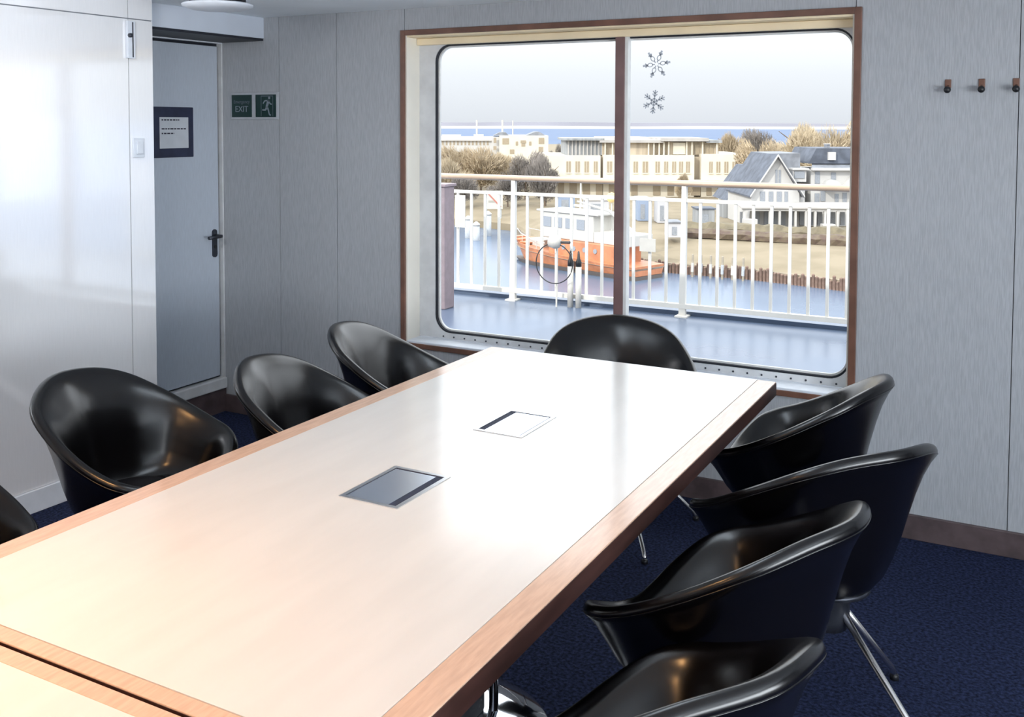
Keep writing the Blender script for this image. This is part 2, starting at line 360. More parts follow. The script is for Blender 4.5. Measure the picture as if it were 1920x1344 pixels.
for k in range(32):
    x = GX0+.05+k*(GX1-GX0-.1)/31
    if sm is None:
        sm = MB().lathe([(.0045, 0), (.0045, .002)], (0, 0, 0), 8, 'y').build('screw', 'dark_metal', win); so = sm
    else: so = sm.copy(); C.objects.link(so)
    so.location = (x, WF-.002, HZ0+.026)

def snowflake(kind, cx, cz, R, rot, label):
    mb = MB()
    def bar(p, q, w):
        p = Vector((p[0], p[1])); q = Vector((q[0], q[1])); t = (q-p).normalized(); nn = Vector((-t.y, t.x))*w
        P = [p+nn, q+nn, q-nn, p-nn]
        mb.prism([(cx+v.x, WF+.0345, cz+v.y) for v in P], (0, .0012, 0))
    for k in range(6):
        a = rot+k*PI/3; e = (math.cos(a), math.sin(a)); pt = lambda r, off: (r*math.cos(a)-off*math.sin(a), r*math.sin(a)+off*math.cos(a))
        if kind == 'spiky':
            bar((0, 0), pt(R, 0), R*.05)
            for r in (.45, .68):
                for s in (-1, 1): bar(pt(R*r, 0), pt(R*(r+.22), s*R*.2), R*.045)
            bar(pt(R*.25, -R*.12), pt(R*.25, R*.12), R*.06)
        else:
            bar(pt(R*.12, 0), pt(R*.3, 0), R*.04)
            L = [pt(R*(.28+.14*(1-math.cos(t))*1.3), R*.13*math.sin(t)) for t in [i*2*PI/10 for i in range(11)]]
            for i in range(10): bar(L[i], L[i+1], R*.03)
            for s in (-1, 1): bar(pt(R*.66, 0), pt(R*.82, s*R*.13), R*.05)
            bar(pt(R*.64, 0), pt(R, 0), R*.07)
    return tag(mb.build('snowflake_sticker', 'frost'), label, 'sticker')
snowflake('loops', -1.511, 1.868, .064, .12, 'pale looped snowflake sticker high on the right window pane')
snowflake('spiky', -1.521, 1.700, .054, .4, 'spiky grey snowflake sticker below the looped one on the pane')

# ------------------------------------------------------------------ on the walls
ex = thing('exit_sign', 'green emergency exit sign with running figure beside the door', 'sign', (-3.722, W, 1.694))
MB().box(-.167, .167, -.008, 0, -.0735, .0735).build('sign_plate', 'sign_white', ex, bevel=.002)
pl = MB().box(-.158, -.016, -.010, -.0075, -.060, .060).build('text_panel', 'green', ex)
pr_ = MB().box(.012, .153, -.010, -.0075, -.060, .060).build('figure_panel', 'green', ex)
text_mesh('Emergency', .026, 'lettering', 'print_dim', pl, (-.087, -.0105, .022), (PI/2, 0, 0))
text_mesh('EXIT', .046, 'lettering', 'photolum', pl, (-.087, -.0105, -.018), (PI/2, 0, 0))
fg = MB()
def strip(pts, ws):
    for i in range(len(pts)-1):
        p = Vector(pts[i]); q = Vector(pts[i+1]); t = (q-p).normalized(); nn = Vector((-t.y, t.x))
        a, b = ws[i], ws[i+1]
        fg.prism([(v.x, -.0106, v.y) for v in (p+nn*a, q+nn*b, q-nn*b, p-nn*a)], (0, .001, 0))
fx = .095
fg.prism([(fx+.013+.0075*math.cos(k*PI/5), -.0106, .042+.0075*math.sin(k*PI/5)) for k in range(10)], (0, .001, 0))
strip([(fx+.008, .029), (fx-.005, -.006)], [.008, .0075])
strip([(fx+.008, .028), (fx-.018, .027), (fx-.030, .012)], [.004, .0035, .003])
strip([(fx+.010, .027), (fx+.020, .010), (fx+.030, .008)], [.004, .0035, .003])
strip([(fx-.005, -.004), (fx-.012, -.022), (fx-.036, -.022)], [.006, .0045, .0035])
strip([(fx-.003, -.004), (fx+.006, -.022), (fx+.014, -.048)], [.006, .0045, .0035])
strip([(fx+.014, -.048), (fx+.024, -.050)], [.004, .003])
fg.build('running_figure', 'photolum', pr_)
fd = MB(); fd.box(fx-.045, fx-.042, -.0105, -.0098, -.056, .052); fd.box(fx+.036, fx+.039, -.0105, -.0098, -.056, .052); fd.box(fx-.045, fx+.039, -.0105, -.0098, .050, .054)
fd.build('doorway_outline', 'print_dim', pr_)
nb = thing('notice_board', 'navy notice holder with a white paper on the grey door', 'notice', (XD-.004, 3.748, 1.553))
MB().box(0, .008, -.146, .146, -.131, .131).build('board', 'navy_board', nb, bevel=.003)
pp = MB().box(.008, .0095, -.088, .108, -.083, .078).build('paper', 'paper', nb)
ik = MB(); random.seed(3)
for zz, y0, y1 in ((.064, -.075, .045), (.018, -.075, .095), (-.006, -.075, .010)):
    y = y0
    while y < y1:
        L = random.uniform(.008, .022); ik.box(.0094, .0099, y, min(y+L, y1), zz-.0035, zz+.0035); y += L+.005
ik.build('print', 'ink', pp)['kind'] = 'stuff'
lw = Matrix.Translation((XP, 2.7, 0)) @ Matrix.Rotation(-TIL, 4, 'Z')
def on_left(y, z, off=0): return lw @ Vector((off, y-2.7, z))
la = thing('panel_latch', 'slim white latch case with a round knob high on the glossy wall joint', 'latch', on_left(3.155, 1.972, .001), -TIL)
MB().box(0, .016, -.021, .021, -.083, .083).build('latch_case', 'white_trim', la, bevel=.002)
MB().box(.016, .019, .004, .008, -.078, .078).build('latch_groove', 'black_gap', la)
MB().lathe([(.010, 0), (.010, .012), (.006, .016)], (.016, -.012, .018), 14, 'x').build('knob', 'dark_metal', la, smooth=True)
sw = thing('light_switch', 'small white wall switch on the post beside the recess', 'switch', on_left(3.195, 1.49, .001), -TIL)
MB().box(0, .009, -.032, .030, -.045, .042).build('switch_plate', 'white_trim', sw, bevel=.002)
MB().box(.009, .017, -.018, .018, -.030, .026).build('rocker', 'white_trim', sw, bevel=.003)
for i, x in enumerate((-.311, -.197, -.084)):
    hk = thing('coat_hook', ('coat hook on the grey wall, nearest the window', 'coat hook on the grey wall, middle of three', 'coat hook on the grey wall, farthest from the window')[i], 'hook', (x, W, 1.745), 0, 'coat hooks on the grey wall')
    MB().box(-.011, .011, -.006, 0, -.006, .026).build('hook_plate', 'brown_wood', hk, bevel=.002)
    MB().tube([(0, -.004, 0), (0, -.022, -.012), (0, -.034, -.010)], .006, 8).build('hook_arm', 'steel', hk, smooth=True)
    MB().lathe([(.002, -.014), (.012, -.010), (.013, 0), (.011, .010), (.003, .013)], (0, -.036, -.014), 12, 'y').build('hook_knob', 'black_plastic', hk, smooth=True)
# ceiling air diffuser
dv = thing('ceiling_diffuser', 'round white air diffuser hanging from the ceiling near the door', 'vent', (-3.03, 3.13, CEIL-.018))
MB().lathe([(.15, .018), (.15, -.002)], n=32).build('ceiling_collar', 'white_trim', dv)
MB().lathe([(.165, 0), (.165, -.012), (.12, -.014), (.118, 0)], n=40).build('ceiling_ring', 'white_trim', dv, smooth=False)
MB().lathe([(.115, -.002), (.115, -.040)], n=32).build('throat', 'black_plastic', dv, smooth=True)
MB().lathe([(.03, -.046), (.135, -.046), (.146, -.050), (.144, -.058), (.11, -.070), (.04, -.076), (.0, -.076)], n=40).build('dish', 'white_trim', dv, smooth=True)

# ================================================================== TABLES
TX0, TX1 = -1.845, -.758
def make_table(y0, y1, band0, band1, label, peds):
    t = thing('conference_table', label, 'table', ((TX0+TX1)/2, (y0+y1)/2, 0))
    ox, oy = -(TX0+TX1)/2, -(y0+y1)/2
    B = lambda a, b, c, d, e, f: MB().box(a+ox, b+ox, c+oy, d+oy, e, f)
    e = .062; ib = .0008
    B(TX0+e, TX1-e, y0+band0, y1-band1, .712, .7405).build('tabletop', 'top', t)
    B(TX0, TX0+e-ib, y0, y1, .712, .74).build('edge_band', 'edge', t, bevel=.0015)
    B(TX1-e+ib, TX1, y0, y1, .712, .74).build('edge_band', 'edge', t, bevel=.0015)
    if band0: B(TX0+e, TX1-e, y0, y0+band0-ib, .712, .74).build('edge_band', 'edge', t, bevel=.0015)
    if band1: B(TX0+e, TX1-e, y1-band1+ib, y1, .712, .74).build('edge_band', 'edge', t, bevel=.0015)
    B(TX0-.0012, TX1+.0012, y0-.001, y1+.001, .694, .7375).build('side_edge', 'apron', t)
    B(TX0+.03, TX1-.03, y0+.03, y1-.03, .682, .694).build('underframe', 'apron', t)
    for py in peds:
        px = -1.352+ox; q = py+oy
        c = MB().box(px-.10, px+.10, q-.10, q+.10, .05, .682).build('column', 'black_plastic', t, bevel=.01)
        for sx in (-1, 1):
            for sy in (-1, 1): MB().tube([(px+sx*.115, q+sy*.115, .05), (px+sx*.115, q+sy*.115, .682)], .013, 12).build('column_tube', 'chrome', c, smooth=True)
        MB().lathe([(.315, 0), (.315, .010), (.305, .018), (.22, .040), (.12, .056), (0, .060)], (px, q, 0), 56).build('base_disc', 'chrome', t, smooth=True)
    return t, B
tA, BA = make_table(1.030, 3.355, .034, .0, 'long pale conference table with two cable boxes, reaching to the window', [2.15])
tB, BB = make_table(-1.25, 1.021, .034, .034, 'pale conference table in the foreground, butted against the longer one', [-.1])

def cable_box(x0, x1, y0, y1, slot, label):
    t = thing('cable_box', label, 'cable box', ((x0+x1)/2, (y0+y1)/2, .7405))
    a, b = (x1-x0)/2, (y1-y0)/2; f = .011
    r = MB(); r.box(-a, -a+f, -b, b, 0, .0022); r.box(a-f, a, -b, b, 0, .0022); r.box(-a+f, a-f, -b, -b+f, 0, .0022); r.box(-a+f, a-f, b-f, b, 0, .0022)
    r.build('rim', 'alu', t)
    MB().box(-a+f, a-f, -b+f, b-f, .0001, .0004).build('slot', 'slot', t)
    g = .020
    if slot > 0: MB().box(-a+f+.003, a-f-g, -b+f+.001, b-f-.007, .0004, .0018).build('lid', 'lid_alu', t)
    else: MB().box(-a+f+g, a-f-.003, -b+f+.001, b-f-.007, .0004, .0018).build('lid', 'lid_alu', t)
cable_box(-1.402, -1.240, 1.818, 2.050, 1, 'metal cable box in the tabletop, nearer the camera')
cable_box(-1.382, -1.228, 2.405, 2.628, -1, 'metal cable box in the tabletop, nearer the window')

# ================================================================== CHAIRS
def catmull(P, n):
    k = len(P); out = []
    for i in range(k):
        a, b, c, d = (Vector(P[(i+j-1) % k]) for j in range(4))
        for s in range(n):
            t = s/n
            out.append(.5*(2*b+(c-a)*t+(2*a-5*b+4*c-d)*t*t+(3*b-a-3*c+d)*t**3))
    return out
half = [(-.231, 0, .808), (-.195, .135, .795), (-.131, .228, .757), (-.029, .278, .696), (.065, .297, .644), (.145, .296, .606), (.205, .280, .584),
        (.255, .232, .560), (.284, .152, .520), (.292, .070, .488)]
loop = half + [(.290, 0, .478)] + [(x, -y, z) for x, y, z in half[1:][::-1]]
RIM = catmull(loop, 5); NR = len(RIM)
def plan_n(i):
    a, b = RIM[i-1], RIM[(i+1) % NR]; t = Vector((b.x-a.x, b.y-a.y, 0)).normalized()
    nn = Vector((t.y, -t.x, 0))
    return nn if nn.dot(Vector((RIM[i].x-.05, RIM[i].y, 0))) > 0 else -nn
NRM = [plan_n(i) for i in range(NR)]
def shell_mesh():
    rings = []
    CX, SEAT, BOT = .03, .435, .375
    # (drop, inward share at the arms and front, inward share at the flared back)
    inner = [(1.0, .50, .74), (.985, .42, .64), (.94, .34, .56), (.84, .275, .50), (.68, .225, .44), (.50, .180, .385), (.34, .140, .325), (.20, .100, .245), (.095, .06, .145), (.03, .028, .065)]
    outer = [(.06, .035, .055), (.16, .075, .120), (.30, .120, .185), (.46, .168, .245), (.62, .216, .300), (.78, .282, .365), (.90, .372, .43), (.97, .48, .50), (1, .57, .58)]
    bk = [max(0, min(1, (.04-p.x)/.24)) for p in RIM]; bk = [t*t*(3-2*t) for t in bk]
    def ringp(q, fa, fb, off, dz, zt):
        out = []
        for i in range(NR):
            g = fa+(fb-fa)*bk[i]; p = RIM[i]+NRM[i]*off; z0 = RIM[i].z+dz
            out.append(Vector((p.x*(1-g)+CX*g, p.y*(1-g), z0+(min(zt, z0-.004)-z0)*q)))
        return out
    for q, fa, fb in inner: rings.append(ringp(q, fa, fb, -.013, -.004, SEAT))
    for off, dz in ((-.013, -.004), (-.005, 0), (.004, -.001), (.010, -.006), (.0135, -.014), (.0135, -.024)):
        rings.append([RIM[i]+NRM[i]*off+Vector((0, 0, dz)) for i in range(NR)])
    for q, fa, fb in outer: rings.append(ringp(q, fa, fb, .0135, -.024, BOT))
    vs = [v for r in rings for v in r]; fs = []
    for k in range(len(rings)-1):
        for i in range(NR): fs.append((k*NR+i, k*NR+(i+1) % NR, (k+1)*NR+(i+1) % NR, (k+1)*NR+i))
    c0 = len(vs); vs.append(Vector((CX+.02, 0, SEAT-.006))); vs.append(Vector((CX, 0, BOT)))
    L = (len(rings)-1)*NR
    for i in range(NR): fs.append((c0, (i+1) % NR, i)); fs.append((c0+1, L+i, L+(i+1) % NR))
    return MB().add(vs, fs)
def make_chair(label):
    t = thing('tub_chair', label, 'chair', group='black tub chairs around the table')
    s = shell_mesh().build('shell', 'leather', t, smooth=True)
    pip = MB().tube([RIM[i]+NRM[i]*.0128+Vector((0, 0, -.022)) for i in range(NR)], .0022, 6, closed=True).build('piping', 'leather', s, smooth=True)
    cu = catmull([(.045+.135*math.cos(a), .135*math.sin(a), .44) for a in [k*PI/5 for k in range(10)]], 4)
    rings = [[Vector((.035+(p.x-.035)*f, p.y*f, z)) for p in cu] for f, z in ((.96, .430), (1, .440), (.98, .449), (.88, .455), (.5, .458))]
    n = len(cu); vs = [v for r in rings for v in r]+[Vector((.035, 0, .459))]
    fs = [(k*n+i, k*n+(i+1) % n, (k+1)*n+(i+1) % n, (k+1)*n+i) for k in range(4) for i in range(n)]+[(4*n+i, 4*n+(i+1) % n, 5*n) for i in range(n)]
    MB().add(vs, fs).build('seat_cushion', 'leather_matte', t, smooth=True)
    MB().lathe([(.055, .27), (.06, .30), (.06, .372), (.11, .378), (.11, .390)], (0, 0, 0), 20).build('hub', 'dark_metal', t, smooth=True)
    lg = None
    for k in range(4):
        if lg is None:
            lg = MB().tube([(.035, 0, .335), (.325, 0, .040), (.337, 0, .022), (.341, 0, .012)], [.010, .0085, .0085, .008], 10).build('leg', 'steel', t, smooth=True)
            fc = MB().lathe([(.012, 0), (.012, .012), (.009, .016)], (.341, 0, 0), 10).build('foot_cap', 'black_plastic', lg, smooth=True); L = lg
        else: L = copy_tree(lg, t)
        L.location = (.0, 0, 0)
    return t
chairs = [  # x, y, facing, leg angles (world), label
    (-0.628, 3.307, 3.038, (85, -95, 175, -140), 'black tub chair on the right of the table, closest to the window'),
    (-0.472, 2.716, 2.523, (66, -26, -108, 165), 'black tub chair turned edge-on, second from the window on the right'),
    (-0.535, 2.137, 2.875, (28, -62, 118, 208), 'black tub chair on the right of the table, third from the window'),
    (-.528, 1.524, 2.658, (25, -65, 115, 205), 'black tub chair nearest the camera, at the lower right'),
    (-2.500, 2.150, .255, (40, 130, 220, 310), 'large black tub chair in front of the glossy white wall'),
    (-2.120, 2.600, .296, (40, 130, 220, 310), 'black tub chair on the left row, in front of the grey door corner'),
    (-2.220, 3.215, .335, (40, 130, 220, 310), 'black tub chair on the left row, closest to the window'),
    (-2.420, 1.340, .00, (40, 130, 220, 310), 'black tub chair cut off by the left edge of the picture'),
    (-1.450, 3.663, -1.141, (40, 130, 220, 310), 'black tub chair at the head of the table, under the window'),
]
c0 = make_chair('x')
for i, (x, y, r, la_, lab) in enumerate(chairs):
    c = c0 if i == 0 else copy_tree(c0)
    c.location = (x, y, 0); c.rotation_euler = (0, 0, r); c['label'] = lab
    for k, L in enumerate([ch for ch in c.children if ch.name.startswith('leg')]):
        L.rotation_euler = (0, 0, math.radians(la_[k])-r)

# ================================================================== OUTSIDE: THE DECK
struct('deck', MB().box(-14, 6, W+.14, 8.16, -.2, 0), 'deck')
struct('deck_edge', MB().box(-14, 6, 8.06, 8.16, 0, .035), 'deck')
struct('ship_side', MB().box(-40, 30, -12, 8.15, -14, -.2), 'ship_steel')
rl = thing('railing', "white ship's railing with a varnished handrail along the deck edge", 'railing', (0, 8, 0))
X0, X1 = -7.6, 2.4
hr = MB(); hr.add([(x, .036*math.cos(a), 1.112+.026*math.sin(a)) for x in (X0, X1) for a in [k*PI/6 for k in range(12)]],
                  [(k, (k+1) % 12, 12+(k+1) % 12, 12+k) for k in range(12)]+[tuple(range(12)), tuple(range(12, 24))]); hr.build('handrail', 'teak', rl, smooth=True)
MB().box(X0, X1, -.014, .014, .958, .986).build('mid_rail', 'rail_white', rl)
MB().box(X0, X1, -.022, .022, .070, .108).build('bottom_rail', 'rail_white', rl)
pm = bmn = None
px_ = [-4.18+1.594*k for k in range(-2, 5)]
for k, x in enumerate(px_):
    if pm is None:
        pm = MB().prism([(-.028, -.02, 0), (.028, -.02, 0), (.028, -.02, 1.09), (-.012, -.02, 1.09), (-.018, -.02, .55)], (0, .04, 0)).box(-.05, .05, -.06, .06, 0, .012).build('post', 'rail_white', rl); p = pm
    else: p = pm.copy(); C.objects.link(p)
    p.location = (x, 0, 0)
    for j in range(1, 11):
        bx = x+j*1.594/11
        if bx > X1: break
        if bmn is None: bmn = MB().box(-.012, .012, -.008, .008, .10, .965).build('baluster', 'rail_white', rl); b = bmn
        else: b = bmn.copy(); C.objects.link(b)
        b.location = (bx, 0, 0)
lk = thing('bulwark_end', 'mauve-grey steel bulwark end standing on the deck at the left of the window', 'bulwark', (-4.53, 7.36, 0))
MB().box(-.10, .06, -.07, .09, 0, 1.06).build('plate', 'mauve', lk, bevel=.008)
MB().box(-.115, .075, -.085, .105, 1.06, 1.085).build('cap', 'mauve', lk, bevel=.005)
# short deck lights by the rail
for i, px in enumerate((1070, 1089)):
    b = at(px, 556+i*2, 8.55); s = thing('deck_stanchion', ('short white deck stanchion with black pointed cap, the left of two', 'short white deck stanchion with black pointed cap, the right of two')[i], 'stanchion', (b.x-.06, 7.945, 0), 0, 'paired deck stanchions')
    MB().tube([(0, 0, 0), (0, 0, .36)], .026, 12).build('stem', 'rail_white', s, smooth=True)
    MB().lathe([(.026, .36), (.026, .40), (.014, .43), (.008, .49), (0, .50)], n=12).build('cap', 'black_plastic', s, smooth=True)
rg = thing('ring_lamp', 'white lamp head with a thin dark ring hanging on the railing', 'lamp', (at(1042, 490, 8.7).x, 7.86, 0))
MB().tube([(.175*math.cos(a), 0, .385+.175*math.sin(a)) for a in [k*2*PI/36 for k in range(36)]], .005, 6, closed=True).build('ring', 'black_plastic', rg, smooth=True)
MB().lathe([(.004, -.06), (.045, -.05), (.06, 0), (.05, .04), (.01, .055)], (.01, -.01, .575), 16, 'x').build('lamp_head', 'hull_white', rg, smooth=True)
MB().tube([(.06, 0, .575), (.15, 0, .578)], .012, 8).build('arm', 'black_plastic', rg)
MB().tube([(.01, .03, 0), (.01, .03, .55)], .008, 8).build('stem', 'rail_white', rg)
MB().box(-.055, .055, -.026, -.020, .60, .90).build('x', 'hull_white')
o = bpy.data.objects['x']; o.name = 'rail_board'; o.location = (-4.715, 7.985, .04); tag(o, 'upright white board fixed to the railing beside the bulwark end', 'board')
o = MB().box(-.07, .07, -.025, -.019, -.055, .055).build('rail_plate', 'hull_white'); o.location = (at(1217, 453, 8.4).x, 7.985, .585); tag(o, 'small square white plate on the railing bars right of the mullion', 'sign')

# ================================================================== OUTSIDE: HARBOUR
ZW = -10.0
tag(MB().add([(-9000, 8.2, ZW), (9000, 8.2, ZW), (9000, 9000, ZW), (-9000, 9000, ZW)], [(0, 1, 2, 3)]).build('sea', 'sea'), kind='structure')
hw = [rd(-90, 6), rd(60, 6), rd(60, 130), rd(-90, 130)]
tag(MB().add([(v.x, max(v.y, 8.2), ZW+.03) for v in hw], [(0, 1, 2, 3)]).build('harbour_water', 'harbour'), kind='structure')
# land: bank line read off the photo (angle, distance), then a slope up to level ground
shore = [(500, 150), (700, 128), (820, 116), (960, 108), (1010, 92), (1100, 84), (1190, 79.6), (1300, 77), (1400, 74.9), (1500, 72), (1600, 69.2), (1760, 62), (1950, 56), (2300, 48)]
cols = []
for px, d0 in shore:
    a = (px-PPX)/FPX
    cols.append([rd(a*d, d, z) for d, z in ((d0-.1, -11), (d0, -9.25), (d0+1.2, -9.05), (d0+9, -8.35), (d0+16, -8.05), (d0+30, -8), (260, -8), (480, -8), (482, -11))])
vs = [v for c in cols for v in c]; K = 9
tag(MB().add(vs, [(i*K+j, (i+1)*K+j, (i+1)*K+j+1, i*K+j+1) for i in range(len(cols)-1) for j in range(K-1)]).build('harbour_ground', 'grass'), kind='structure')
# far coast
def strip_far(name, d, z0, zs, material):
    vs = []; fs = []; N = 80
    for i in range(N+1):
        a = -1.1+2.0*i/N; z1 = zs(a)
        for dd, z in ((d, z0), (d+30, z1), (d+900, z1)): vs.append(rd(a*dd, dd, z))
    for i in range(N):
        for j in range(2): fs.append((i*3+j, (i+1)*3+j, (i+1)*3+j+1, i*3+j+1))
    tag(MB().add(vs, fs).build(name, material), kind='structure')
strip_far('far_beach', 2500, -12, lambda a: -4.0+.6*math.sin(a*37), 'beach')
strip_far('far_hills', 2900, -12, lambda a: 5.6+1.2*math.sin(a*9+1)+.7*math.sin(a*31)+.4*math.sin(a*83), 'hills')

# timber piling along the right bank
pg = thing('bank_piling', 'row of dark timber piles along the foot of the grassy bank', 'piling', rd(0, 75, ZW))
g0 = pg.location.copy(); pm = None; random.seed(5)
def shore_d(px):
    for (a, da), (b, db) in zip(shore, shore[1:]):
        if a <= px <= b: return da+(db-da)*(px-a)/(b-a)
for k in range(66):
    px = 1186+k*6.6; d = shore_d(px)-.45; a = (px-PPX)/FPX; b = rd(a*d, d, ZW)-g0
    if pm is None: pm = MB().tube([(0, 0, -.6), (0, 0, .86), (0, 0, .92)], [.13, .12, .06], 7).build('pile', 'timber', pg); p = pm
    else: p = pm.copy(); C.objects.link(p)
    p.location = b; p.scale = (1, 1, random.uniform(.7, 1.15))
bk = [rd(((px-PPX)/FPX)*(dd-.25), dd-.25, ZW-.3) for px, dd in shore[3:]]
bk2 = [rd(((px-PPX)/FPX)*(dd+.02), dd+.02, ZW-.3) for px, dd in shore[3:]]
n_ = len(bk); mb = MB(); up_ = Vector((0, 0, 1.06))
mb.add(bk+bk2+[v+up_ for v in bk]+[v+up_ for v in bk2], [(i, i+1, 2*n_+i+1, 2*n_+i) for i in range(n_-1)]+[(2*n_+i, 2*n_+i+1, 3*n_+i+1, 3*n_+i) for i in range(n_-1)])
tag(mb.build('bank_edge', 'bank'), kind='structure')
# mooring stakes
st_lab = ['leftmost', 'second from the left', 'third from the left', 'third from the right', 'second from the right', 'rightmost']
for i, px in enumerate((1298, 1314, 1332, 1354, 1373, 1393)):
    d = shore_d(px)-1.5; b = at(px, 500, d); s = thing('mooring_stake', 'thin wooden mooring stake by the grassy bank, %s of six' % st_lab[i], 'stake', (b.x, b.y, ZW), 0, 'mooring stakes by the bank')
    MB().tube([(0, 0, -.8), (.03, 0, 1.75)], [.10, .08], 8).build('pole', 'stake', s)
    MB().tube([(0, 0, .4), (.02, 0, 1.1)], .115, 8).build('fender_sleeve', 'dolphin' if i % 2 else 'hull_white', s)
for i, (px, d, zt, hh) in enumerate(((878, 101, 1.9, .085), (893, 99, 1.5, .10), (915, 103, 2.2, .085))):
    b = at(px, 470, d); s = thing('mooring_pile', 'tall grey steel mooring pile in the water, %s of three at the left' % ('left', 'middle', 'right')[i], 'pile', (b.x, b.y, ZW), 0, 'grey mooring piles')
    MB().tube([(0, 0, -1), (0, 0, zt)], .34, 12).build('pipe', 'dolphin', s, smooth=True)
    MB().lathe([(.38, zt), (.38, zt+.16), (.1, zt+.4), (0, zt+.42)], n=12).build('cap', 'hull_white', s, smooth=True)

# the no-anchoring board on the left bank
b = at(926, 375, 111.5); s = thing('warning_board', 'white warning board with a red diagonal stripe on the far left bank', 'sign', (b.x, b.y, -8.9), YAW)
MB().box(-1.0, 1.0, -.05, .05, 1.0, 3.05).build('board', 'hull_white', s)
MB().prism([(-.85, -.06, 2.85), (-.65, -.06, 2.85), (.85, -.06, 1.25), (.65, -.06, 1.25)], (0, -.03, 0)).build('stripe', 'red', s)
MB().box(-.6, .1, -.08, -.05, 1.75, 1.95).build('symbol', 'grey_rub', s)
for x in (-.8, .8): MB().tube([(x, .1, -.6), (x, .1, 2.9)], .07, 8).build('leg', 'dolphin', s)

# ------------------------------------------------------------------ the orange boat
bow = rd(1.9, 85.5); stern = rd(11.6, 74.2); ax = (stern-bow); LN = ax.length; ax.normalize(); 
bt = thing('boat', 'orange harbour boat with white wheelhouse moored along the bank', 'boat', (bow.x, bow.y, ZW), math.atan2(ax.y, ax.x))
def hull(zlo, zhi, k, w=2.05, grow=0):
    st = [(0, .02), (.04, .25), (.12, .60), (.25, .88), (.45, 1), (.8, .98), (1, .86)]
    vs = []; fs = []; n = len(st)
    for t, b in st:
        x = t*LN
        z1 = zhi(t); z0 = zlo(t); rake = (1-t)**6*1.2
        for s in (-1, 1): vs += [(x+rake, s*(b*w*.82+grow), z0), (x, s*(b*w+grow), z1)]
    for i in range(n-1):
        for c in (0, 2):
            fs.append((i*4+c, (i+1)*4+c, (i+1)*4+c+1, i*4+c+1))
        fs.append((i*4, (i+1)*4, (i+1)*4+2, i*4+2)); fs.append((i*4+1, (i+1)*4+1, (i+1)*4+3, i*4+3))
    fs += [(0, 1, 3, 2), ((n-1)*4, (n-1)*4+1, (n-1)*4+3, (n-1)*4+2)]
    return MB().add(vs, fs)
sheer = lambda t: 1.05+.85*(1-t)**2.2
hull(lambda t: .30, sheer, 1).build('hull', 'orange', bt)
hull(lambda t: -.5, lambda t: .34, 1, 1.92).build('boot_topping', 'boot', bt)
hull(lambda t: sheer(t)*.70, lambda t: sheer(t)*.70+.14, 1, 2.02, .06).build('rubbing_strake', 'grey_rub', bt)
bw = MB()
for t0, t1 in ((.02, .06), (.06, .12), (.12, .2)):
    bw.box(t0*LN, t1*LN, -1.2*(t1/.2)**.5, 1.2*(t1/.2)**.5, sheer(t0)-.02, sheer(t0)+.28-(t1)*.8)
bw.build('bow_bulwark', 'orange', bt, bevel=.05)
dh = MB().box(.38*LN, .86*LN, -1.55, 1.55, 1.0, 2.45).build('deckhouse', 'orange', bt, bevel=.08)
for k in range(5):
    x = .42*LN+k*1.15
    for s in (-1, 1): MB().lathe([(.19, -.03), (.19, .03)], (x, s*1.57, 1.85), 14, 'y').build('porthole', 'glass_dark', dh)
wh = MB().box(.30*LN, .70*LN, -1.35, 1.35, 2.45, 4.55).build('wheelhouse', 'hull_white', bt, bevel=.1)
for k in range(4):
    x = .33*LN+k*1.25
    for s in (-1, 1): MB().box(x, x+.85, s*1.37-.03, s*1.37+.03, 3.35, 4.15).build('window', 'glass_dark', wh)
for k in range(3): MB().box(.30*LN-.04, .30*LN+.02, -1.1+k*.78, -.5+k*.78, 3.35, 4.15).build('window', 'glass_dark', wh)
MB().box(.28*LN, .74*LN, -1.5, 1.5, 4.55, 4.70).build('wheelhouse_roof', 'hull_white', bt, bevel=.04)
MB().box(.70*LN, .95*LN, -1.3, 1.3, 2.45, 3.3).build('aft_house', 'hull_white', bt, bevel=.06)
MB().box(.16*LN, .29*LN, -.8, .8, 1.35, 2.1).build('fore_hatch', 'hull_white', bt, bevel=.1)
mst = MB().tube([(.52*LN, 0, 4.6), (.52*LN, 0, 7.4)], [.10, .05], 8).build('mast', 'hull_white', bt)
MB().tube([(.52*LN-1.2, 0, 5.9), (.52*LN+1.2, 0, 5.9)], .05, 6).build('yard', 'hull_white', mst)
MB().box(.52*LN-.7, .52*LN+.7, -.09, .09, 5.0, 5.18).build('radar_bar', 'hull_white', mst)
MB().lathe([(0, -.42), (.3, -.3), (.42, 0), (.3, .3), (0, .42)], (.72*LN, .4, 5.9), 14).build('yellow_ball', 'yellow', bt, smooth=True)
MB().tube([(.72*LN, .4, 3.2), (.72*LN, .4, 5.5)], .05, 6).build('aft_mast', 'hull_white', bt)
MB().tube([(.9*LN, .3, 3.2), (.78*LN, -.9, 5.0), (.60*LN, -1.6, 5.6)], [.16, .12, .07], 8).build('crane_arm', 'hull_white', bt)
for s in (-1, 1):
    MB().tube([(.05*LN, s*.5, 2.75), (.14*LN, s*1.3, 2.5), (.27*LN, s*1.8, 2.2), (.38*LN, s*1.95, 2.05)], .035, 6).build('guard_rail', 'hull_white', bt)
    for t in (.06, .14, .22, .30): MB().tube([(t*LN, s*(.6+t*3.8), sheer(t)-.05), (t*LN, s*(.6+t*3.8), 2.75-t*2.1)], .03, 6).build('rail_stanchion', 'hull_white', bt)
MB().tube([(.3*LN, 2.1, .9), (.3*LN, 2.13, .4)], .2, 8).build('fender', 'boot', bt)
MB().tube([(.6*LN, -2.1, .9), (.6*LN, -2.13, .4)], .2, 8).build('fender', 'boot', bt)

# ------------------------------------------------------------------ buildings
def facing(px, d, z): p = at(px, 300, d); return (p.x, p.y, z)
GZ = -8.0
def PXM(d): return d/FPX          # metres per photo pixel at distance d
